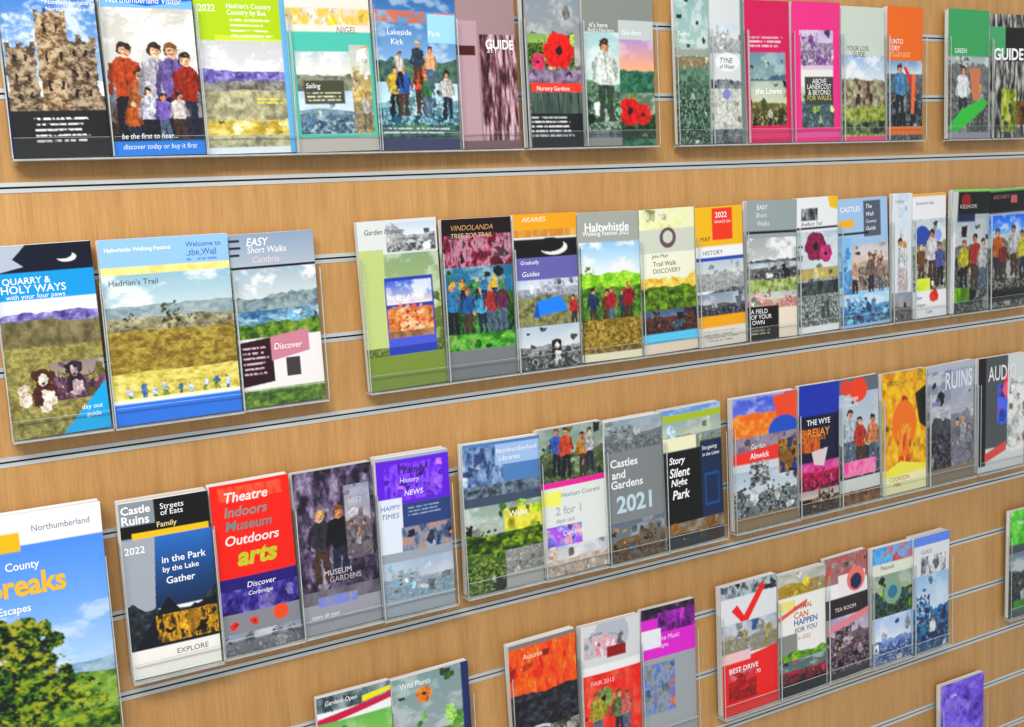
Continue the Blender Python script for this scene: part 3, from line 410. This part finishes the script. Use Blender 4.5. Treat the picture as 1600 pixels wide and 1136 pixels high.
# ---- third rail
def p(c): c.rect(0,0,1,1,'7fa6de').grad(0,.11,1,.6,'5f92dc','a0c4f0').rect(0,0,1,.12,'eef0f2').rect(.3,.07,.60,.14,'f0b420').sky(.38,.62,'85aee6','b8d2f0',.3).ridge(.60,.02,('7c96b0','9cb4c4','b4c8cc')).ridge(.66,.015,('3c5c2c','6c8c3c','9cb05c')).poly([(.47,.9),(.50,.6),(.53,.6),(.56,.9)],'3a2a1c').foliage(.50,.62,.27,('0a1406','1a300c','34541a','5e7c28','a8a03c'),1.1,70).foliage(.38,.69,.18,('0a1406','14280a','2c4c14','5c7c28'),1.0,30).foliage(.66,.70,.14,('0e1c08','22400e','4c701c','8c9830'),1.1,30).foliage(.86,.74,.09,('1c2c0c','5c7420','a4ac38'),1.3,20).ridge(.82,.01,('1c3010','3c5c1c','7c9430','b8b040')).rect(0,.95,1,1,'d8c83a').t('Visit the',.18,.10,.3,c='7a8a9c').t('County',.52,.18,.16,b=.01).t('City Breaks',.14,.225,.66,c='f0bc2c',b=.03).t('& Escapes',.42,.345,.20,b=.01).t('Northumberland',.66,.05,.28,c='7a8a9c')
leaflet('brochure_stack','brochures',2,-0.0348,0.1818,150,.020,'big sky blue short breaks brochure with yellow title and leafy tree',p,H=.297,dz=-.078)
def p(c): c.rect(0,0,1,.24,'0f0f10').rect(0,0,.38,.28,'8f959a').rect(0,.13,1,.20,'0f0f10').rect(.12,.175,.98,.21,'f0b81c').grad(0,.21,1,.62,'3c74b4','1c3450').poly([(0,.21),(.36,.21),(.30,.64),(0,.66)],'a4aab0').ridge(.60,.06,('1a1c20','2c343a','4a5458')).poly([(0,.86),(.45,.56),(.6,.66),(1,.60),(1,.9),(0,.9)],'121a22').tex(.3,.66,1,.82,('20180c','8c6a1c','d8a838','2c2414'),10,8,.35,.7).rect(0,.84,1,1,'ede9e2').t('Castle',.02,.02,.32,b=.02).t('Ruins',.02,.075,.3,b=.02).t('2022',.02,.25,.3,b=.01).t('Streets',.45,.03,.3).t('of Eats',.45,.065,.3).t('Family',.40,.13,.5,c='f0d890',b=.01).t('in the Park',.42,.33,.50,b=.01).t('by the Lake',.42,.39,.46,b=.01).t('Gather',.45,.45,.4,b=.01).t('EXPLORE',.5,.87,.36,c='606468')
LF(2,0.2019,0.3041,98,.022,'black and yellow headed leaflet with dark blue hill at dusk',p)
def p(c): c.rect(0,0,1,.55,'e2311c').tex(.1,.02,.9,.1,('e2311c','ef6a50','e2311c'),6,4).rect(0,.55,1,.76,'30246e').tex(0,.62,1,.78,('261c5c','4c4092','8a80b8'),6,8).rect(0,.76,1,1,'8a8a90').flower(.15,.83,.05,'e0382c').flower(.4,.82,.05,'e0482c').ell(.75,.80,.10,'e85a34').tex(0,.88,1,1,('787a80','a4a6aa','8e8e94'),5,10).t('Theatre',.15,.05,.68,b=.02,c='f6e6e0').t('Indoors',.15,.135,.7,b=.02,c='8a8c8c').t('Museum',.15,.215,.72,b=.02,c='7c8280').t('Outdoors',.12,.30,.78,b=.02,c='f0e4dc').t('arts',.25,.385,.5,c='c6c41c',b=.04).t('Discover',.35,.585,.5).t('Corbridge',.35,.64,.46)
LF(2,0.3103,0.4081,90,.016,'scarlet arts leaflet with yellow word arts over a purple band',p)
def p(c): c.tex(0,0,1,.78,('2a2430','4c4256','7a6e86','a89cb0'),6,7,.3,.8).crowd(.1,.8,.70,.5,2,('3a3440','1c1a22')).rect(.62,.12,.95,.58,'9a9298').tex(.62,.12,.95,.58,('8c8488','b0a8ac','6c646c'),6,16).tex(0,.74,1,.82,('5c5660','7c7880'),5,5).rect(0,.82,1,1,'9c9ca2').tex(.2,.78,.7,.84,('7a8ad8','8a90b8','c0a070'),4,4).t('MUSEUM',.30,.62,.5,c='d8d0d4').t('& GARDENS',.28,.665,.56,c='c0a8b8').t('1832',.68,.2,.22,c='dcd6da').t('open all year',.1,.88,.6,c='eeeeee')
LF(2,0.4121,0.5175,90,.014,'charcoal museum and gardens leaflet with two dim figures',p)
def p(c): c.rect(0,0,1,1,'aab0bc').rect(0,.02,1,.30,'6a2fc8').tex(.1,.05,.9,.28,('5a24b4','7c44dc','9a6af0','4a1c98'),8,8).rect(0,.30,1,.5,'3a4c78').rect(0,.26,.32,.66,'dde3f0').tex(.3,.45,1,.6,('3c4660','8a94a8','c89070'),6,8).rect(0,.6,1,1,'9ea4ac').tex(0,.66,1,.9,('8fb0c4','a8b4bc','c4c8cc'),4,10).t('Family',.35,.07,.5,c='2a1450',b=.02).t('History',.3,.14,.55,c='e4d8fa',b=.01).t('NEWS',.36,.22,.3).t('HAPPY',.03,.30,.26,c='5c80b0').t('TIMES',.03,.35,.25,c='7c80a0').print_(.4,.33,.9,3,'a8b4d4')
LF(2,0.5194,0.6232,84,.018,'violet headed history leaflet with a slate blue middle',p)
def p(c): c.rect(0,0,1,.3,'5f86b4').tex(0,.02,.5,.28,('3c4c70','7c94b8','b4c4d8'),8,8).rect(.4,.02,1,.16,'a8c0e0').rect(0,.30,1,.42,'4c5868').ridge(.28,.015,('2c3440','5c6874','8c98a0'),.36).tex(0,.42,1,1,('26401c','4c6c2c','86a04c','b8bcae'),9,14,.3,.7).tex(.5,.46,1,.64,('c8c434','e8e070','8aa028'),5,6).rect(.5,.64,1,1,'a9a9a6').tex(.5,.64,1,.9,('969894','b0b0ac','c4c4c0'),5,10).ridge(.62,.03,('1c2c14','3c541c','90a82c'),.74,2).t('Northumberland',.42,.05,.52,b=.0).t('Libraries',.45,.1,.46).t('Walks',.56,.48,.34,b=.01)
LF(2,0.6446,0.7672,86,.012,'blue topped libraries leaflet with green garden foliage beneath',p)
def p(c): c.tex(0,0,1,.36,('3c4830','6c7c5c','9aa48c'),8,12).crowd(.15,.9,.33,.30,4,('3c66c0','e0542a','f0a030','c8c8c4')).rect(0,.36,1,.42,'d83a98').rect(0,.40,1,1,'dfe2de').rect(0,.42,.3,.52,'eef07a').tex(.05,.66,.6,.82,('e4b8e8','c04cd0','8a88e8','f0b0b4'),5,8).tex(0,.8,1,1,('e0cfc0','c8b8ac','d8d4d0'),6,10).t('Hexham Courant',.3,.44,.62,c='8a9088').t('2 for 1',.2,.53,.6,c='b4bcb4',b=.02).t('days out',.2,.61,.66,c='a8acb8',b=.01).t('Cumbria',.3,.70,.5,c='ffffff')
LF(2,0.7691,0.8758,78,.014,'white two for one leaflet with a magenta strip and children above',p)
def p(c): c.rect(0,0,1,1,'848889').tex(0,0,1,.22,('6c7478','8c9494','a8acac'),4,16).tex(0,.72,1,1,('4c3c2c','8a7458','6c7478'),7,12).t('Castles',.08,.27,.84,c='f4f4f2',b=.02).t('and',.1,.35,.4,c='f4f4f2',b=.02).t('Gardens',.08,.42,.84,c='eef2f2',b=.02).t('2021',.16,.53,.64,c='bcd8e0',b=.03)
LF(2,0.8764,0.9783,70,.018,'plain grey castles leaflet with bold white and pale blue lettering',p)
def p(c): c.sky(0,.2,'6f98c8','b8c8c8',.3).rect(0,.04,1,.09,'a4b438').tex(0,.09,1,.3,('9aa26c','b8bc9c','94a8b8'),5,10).rect(0,.20,.55,.30,'ece8c8').rect(0,.30,.62,.82,'0c0c0c').rect(.62,.26,1,.86,'1f3450').rect(.68,.50,.94,.74,'2c5488').rect(.70,.52,.92,.72,'1f3450').tex(0,.82,1,1,('4c3420','8a6438','2c4050'),8,10).t('Story',.08,.34,.44,b=.02).t('Silent',.08,.42,.46,b=.02).t('Night',.1,.50,.42,b=.02).t('Park',.12,.58,.4,b=.02).t('Stargazing',.64,.30,.34).t('in the Lakes',.65,.35,.3)
LF(2,0.9834,1.0947,72,.016,'black and navy stargazing leaflet beneath a lime striped sky',p)
def p(c): c.sky(0,.3,'4c60c4','9aa0d8',.3).ridge(.14,.05,('d86a1c','f0842c','f4a860'),.4,2).poly([(.6,.02),(1,.0),(1,.3),(.7,.24)],'ea5a34').ell(.78,.28,.24,'2a5cb4',.7).tex(0,.30,1,.42,('7c6c7c','a494a0','8c8c94'),5,8).poly([(.0,.42),(.75,.38),(.7,.52),(.0,.52)],'dc4438').rect(0,.5,.8,.6,'cfd2d4').tex(0,.56,1,.9,('3c4448','6c7678','a0a8a8','d4d8d8'),9,14,.3,.7).castle(.25,.52,.55,.68,GREY,4).tex(.7,.36,1,.62,('6c4a10','c8901c','2c3c68','183868'),5,8).rect(0,.90,1,1,'8c7a60').t('Alnwick',.25,.425,.46,b=.01).t('Garden',.27,.36,.4)
LF(2,1.1187,1.2516,78,.012,'orange and blue splashed castle garden leaflet with red title band',p)
def p(c): c.rect(0,0,1,.26,'2a3fa0').rect(0,.24,1,.6,'101a38').tex(0,.34,.5,.52,('8a3c10','d07824','2a1c14'),6,8).tex(0,.6,1,.84,('2a0c1c','c81c64','e04a90','2c3420'),8,12,.3,.7).poly([(.3,.52),(.7,.50),(.6,.64),(.36,.62)],'d8cdd0').tex(0,.82,1,1,('141210','5c4430','d8c8b8'),8,10).t('THE WYE',.18,.27,.72,b=.01).t('RELAY',.2,.34,.6,c='f0902c',b=.02).t('MASTERS',.2,.40,.6,c='e07828').t('JULY',.3,.88,.4,c='d8b890')
LF(2,1.2587,1.3475,54,.009,'navy relay leaflet with orange title and magenta flowers',p)
def p(c): c.tex(0,0,1,1,('14181c','3c4448','8c9498','d0d4d4'),9,14,.35,.7).rect(0,0,1,.12,'6a7078').ell(.5,.10,.22,'e0502c').ell(.2,.07,.14,'d0503c').crowd(.1,.95,.72,.48,3,('dce8f4','c8442c','e89060')).tex(.1,.66,.9,.78,('e85a9c','f0a0c0','d84c74'),4,4).rect(0,.80,1,.9,'c8ccc8').tex(0,.9,1,1,('5c4028','a07850'),6,6).t('Heritage',.15,.14,.6,c='e4ece4',b=.01).t('Theatre',.15,.19,.6,c='e4ece4')
LF(2,1.3530,1.4464,54,.008,'busy stage leaflet with a red sun and figure in pale blue',p)
def p(c): c.rect(0,0,1,1,'dca81c').tex(0,0,1,.8,('b0800c','e2a814','f4cc34'),7,8).poly([(.75,.2),(1,.14),(1,.5),(.85,.45)],'241c0c').person(.50,.84,.62,'e8701c','c8581c','d8742c','b03c10').ell(.5,.44,.28,'e07a1c',1.4).tex(.34,.44,.66,.70,('b84c10','e8801c','f4b040','a04008'),7,4).rect(0,.80,1,1,'f0e4b8').poly([(0,.82),(.4,.74),(1,.80),(1,.84),(0,.86)],'f6dc60').t('COOKSON',.15,.86,.66,c='a88a4c').t('MBE',.25,.91,.4,c='a88a4c').t('FOOD',.12,.07,.3,c='5c4410')
LF(2,1.4515,1.5596,56,.009,'golden yellow leaflet with an orange glowing figure',p)
def p(c): c.tex(0,0,.55,1,('0c0c0e','2a2a30','5c5c64','a0a0a4'),9,14,.32,.7).rect(.5,0,1,1,'8f8f96').tex(.5,.0,1,.9,('7c7c86','9a9aa2','b0b0b4'),3,12).rect(0,.88,1,1,'8a7c6c').rect(0,0,1,.05,'b4b8c4').t('RUINS',.38,.07,.58,c='e8e8ec',st=1.6,b=.01).rect(.10,.30,.28,.34,'8888a8')
LF(2,1.5645,1.6860,58,.009,'half black half grey leaflet with tall narrow white letters',p)
def p(c): c.rect(0,0,1,1,'d2d6d4').rect(0,0,.62,.80,'565a5c').rect(0,0,.16,.95,'10141e').tex(.4,.25,.62,.6,('3c5cc0','5a7ae0','8a5cc0'),3,6).poly([(.5,.3),(.6,.14),(.66,.14),(.6,.4)],'d8385c').ell(.62,.30,.10,'ea7088').tex(.62,.2,1,.86,('a8aca8','d8dcd8','f0f0ec','7a6a5c'),4,8,.3,.7).poly([(.15,.84),(.6,.76),(.6,.84),(.15,.92)],'c85a50').t('AUDIO',.2,.08,.6,c='e8e8e8',st=1.5,b=.01)
LF(2,1.6952,1.8248,58,.010,'white leaflet with dark spine and pale carved figure',p)
# ---- fourth rail
def p(c): c.rect(0,0,1,.1,'4c5a5e').tex(0,.0,1,.1,('3c4a50','6c7c80','a0acac'),5,6).poly([(0,.14),(1,.07),(1,.11),(0,.19)],'b82450').tex(0,.17,1,.6,('2c5c1c','4f9a2c','8ac050','40584c'),6,10).poly([(.6,.05),(1,.03),(1,.06),(.6,.09)],'f0d830').t('Gardens Open',.1,.03,.6)
LF(3,0.4197,0.5225,80,.010,'slate grey topped leaflet with crimson slash over green',p)
def p(c): c.tex(0,0,1,1,('2c4424','5c8a3c','86a860','9aa0a0'),7,12).flower(.4,.14,.10,'e08a3c').rect(.9,0,1,1,'2c3860').t('Wild Plants',.1,.04,.6)
LF(3,0.5263,0.6408,80,.010,'soft green leaflet with blurred wild plants and navy spine',p)
def p(c): c.rect(0,0,1,.05,'8c7c74').tex(0,.03,1,.45,('b83010','ea5614','f46a20','f89a4c'),10,8,.2,.8).ridge(.36,.03,('17151c','2c2c34','4c5058'),1,3).ell(.4,.68,.26,'c8ccd0',.6).ell(.4,.68,.2,'24262a',.6).tex(.55,.62,1,.8,('1c1c14','6a6c58','d0d0c8'),6,8).t('Autumn',.2,.08,.55,c='ffe8c8')
LF(3,0.7053,0.8168,78,.012,'fiery orange autumn leaflet with dark foot',p)
def p(c): c.rect(0,0,1,.34,'d6d6d6').ell(.5,.10,.3,'b8bcc2').tex(.05,.08,.7,.24,('8a9098','c4c8cc','d8a0a8','ececec'),8,8).rect(.42,.18,.75,.26,'8a1c20').rect(0,.30,1,.36,'f0eaea').tex(0,.36,1,1,('c82820','e24434','ee6a58'),5,8).flower(.35,.55,.16,'8a9a5c').crowd(.2,.9,.86,.36,3,('d8c83c','7c9c5c','e87a6c')).t('FAIR 2015',.15,.41,.65,c='f6d8d0').t('show',.15,.05,.4,c='6c7078')
LF(3,0.8213,0.9267,70,.012,'white topped fair leaflet turning red below',p)
def p(c): c.tex(0,0,1,.12,('14141c','34243c','5c3c5c'),6,8).rect(0,.08,1,.38,'d23cc4').tex(.3,.05,1,.2,('4a1058','8a2c98','d050c8'),7,6).rect(0,.16,.35,.30,'e9e9f0').rect(0,.38,1,1,'a2a6a8').tex(0,.42,.6,.8,('7c8488','9ca4a8','5c7cc8','c07a5c'),5,7).t('Live Music',.3,.22,.6,c='ffd8fa').t('Nights',.3,.28,.4,c='ffd8fa')
LF(3,0.9317,1.0341,68,.010,'magenta music leaflet with dark purple top',p)
def p(c): c.rect(0,0,1,.55,'dfe1e2').tex(0,.0,1,.1,('8a98a8','c0c8cc','3c4440'),6,6).poly([(.18,.20),(.28,.16),(.40,.25),(.72,.03),(.80,.06),(.42,.34)],'d82c2c').tex(0,.3,1,.55,('a0a4a4','c8c8c4','6c90d0','b0a468'),6,10).poly([(0,.60),(1,.54),(1,1),(0,1)],'dc3030').rect(0,.52,.5,.6,'f0c8c8').tex(.1,.66,.6,.9,('8a1414','b82020','d83030'),8,9).t('BEST DRIVE',.12,.64,.76,b=.01).t('70',.6,.7,.22)
LF(3,1.0865,1.2024,68,.012,'white leaflet with a big red tick and red lower half',p)
def p(c): c.tex(0,0,1,.2,('a89030','c8a840','8c8c84','c0bcb0'),5,9).rect(0,.19,1,.64,'ecebe6').rect(0,.22,.35,.30,'f4dc90').poly([(0,.34),(.6,.24),(.6,.27),(0,.38)],'e86a4c').rect(0,.50,.38,.72,'8c9088').ridge(.66,.03,('3c5c1c','6c9a2c','a0c040'),.74,2).tex(0,.72,1,.9,('26342c','b03050','4c7c68','6c4050'),8,9).rect(0,.9,1,1,'100f10').t('ANIMAL',.30,.27,.5,c='c8483c',b=.01).t('CAN',.32,.33,.3,c='e07a2c',b=.02).t('HAPPEN',.32,.39,.5,c='3c6ab0',b=.02).t('FOR YOU',.34,.46,.5,c='50607c',b=.01).t('in 2022',.4,.53,.4,c='e06a4c')
LF(3,1.2066,1.3111,62,.012,'cream leaflet of coloured words over green and crimson foot',p)
def p(c): c.tex(0,0,1,.22,('8c8c88','b05c5c','a49c94'),6,8).rect(.3,.16,.95,.34,'ece6e4').ell(.72,.22,.22,'e08078').ell(.72,.24,.14,'2c2c54').rect(0,.34,1,1,'342a2c').tex(0,.5,1,.95,('20181c','4c3c44','8a7480','d0c0c8'),9,12,.3,.72).poly([(0,.56),(1,.48),(1,.54),(0,.62)],'d89098').t('1950s',.4,.68,.4,c='e8dce0').t('TEA ROOM',.2,.42,.6,c='e8e0d8')
LF(3,1.3176,1.4161,56,.010,'dark maroon tea room leaflet with pink badge',p)
def p(c): c.rect(0,0,1,.14,'3f9ade').tex(0,.0,1,.16,('3f9ade','7cb8e8','c86a70'),5,8).rect(0,.14,1,.26,'e0e2d2').tex(0,.24,1,.6,('28380c','6c8a20','b8bc8c','3c6c70'),8,11,.3,.7).ell(.5,.40,.22,'8aa894').ell(.5,.40,.12,'3c7c94').tex(0,.6,1,1,('26386c','5c78c0','98b0e0','e0e8f4'),8,12,.3,.72).t('Peacock',.2,.16,.5,c='5c6a50')
LF(3,1.4202,1.5191,56,.012,'light blue topped leaflet with peacock green roundel',p)
def p(c): c.rect(0,0,1,.1,'6f90dc').rect(0,.08,1,.34,'dedfe0').tex(.2,.18,.9,.34,('5c6064','a8acb0','e4e4e4'),8,8,.35,.6).tex(0,.34,1,1,('1c3c5c','3c88b8','88b0d0','dce4ec','302c54'),9,13,.3,.72).t('GLASS',.2,.12,.6,c='808894')
LF(3,1.5193,1.6113,50,.016,'white topped leaflet with blue mosaic glass pattern',p)
def p(c): c.rect(0,0,1,.32,'3fa02c').tex(0,.0,1,.32,('2c8a1c','5cc040','8ad068'),6,8).rect(0,.32,1,1,'4c5658').tex(0,.4,1,.95,('262c2e','50585a','8c9494'),8,10).tex(.1,.85,1,.95,('2c6c2c','4f8a3c'),4,4).t('Parks',.15,.1,.6)
LF(3,1.7893,1.9275,50,.008,'bright green topped leaflet alone at the right end of its rail',p)
# ---- fifth rail, only its tops in view
def p(c): c.rect(0,0,1,1,'6e50c0').tex(0,.0,1,.8,('5a3cac','7c60d0','9c88e0'),4,8).rect(0,.55,1,1,'4c64a8').t('Lights',.2,.10,.6)
LF(4,1.6000,1.7178,48,.010,'plain violet leaflet on the lowest rail at bottom right',p)
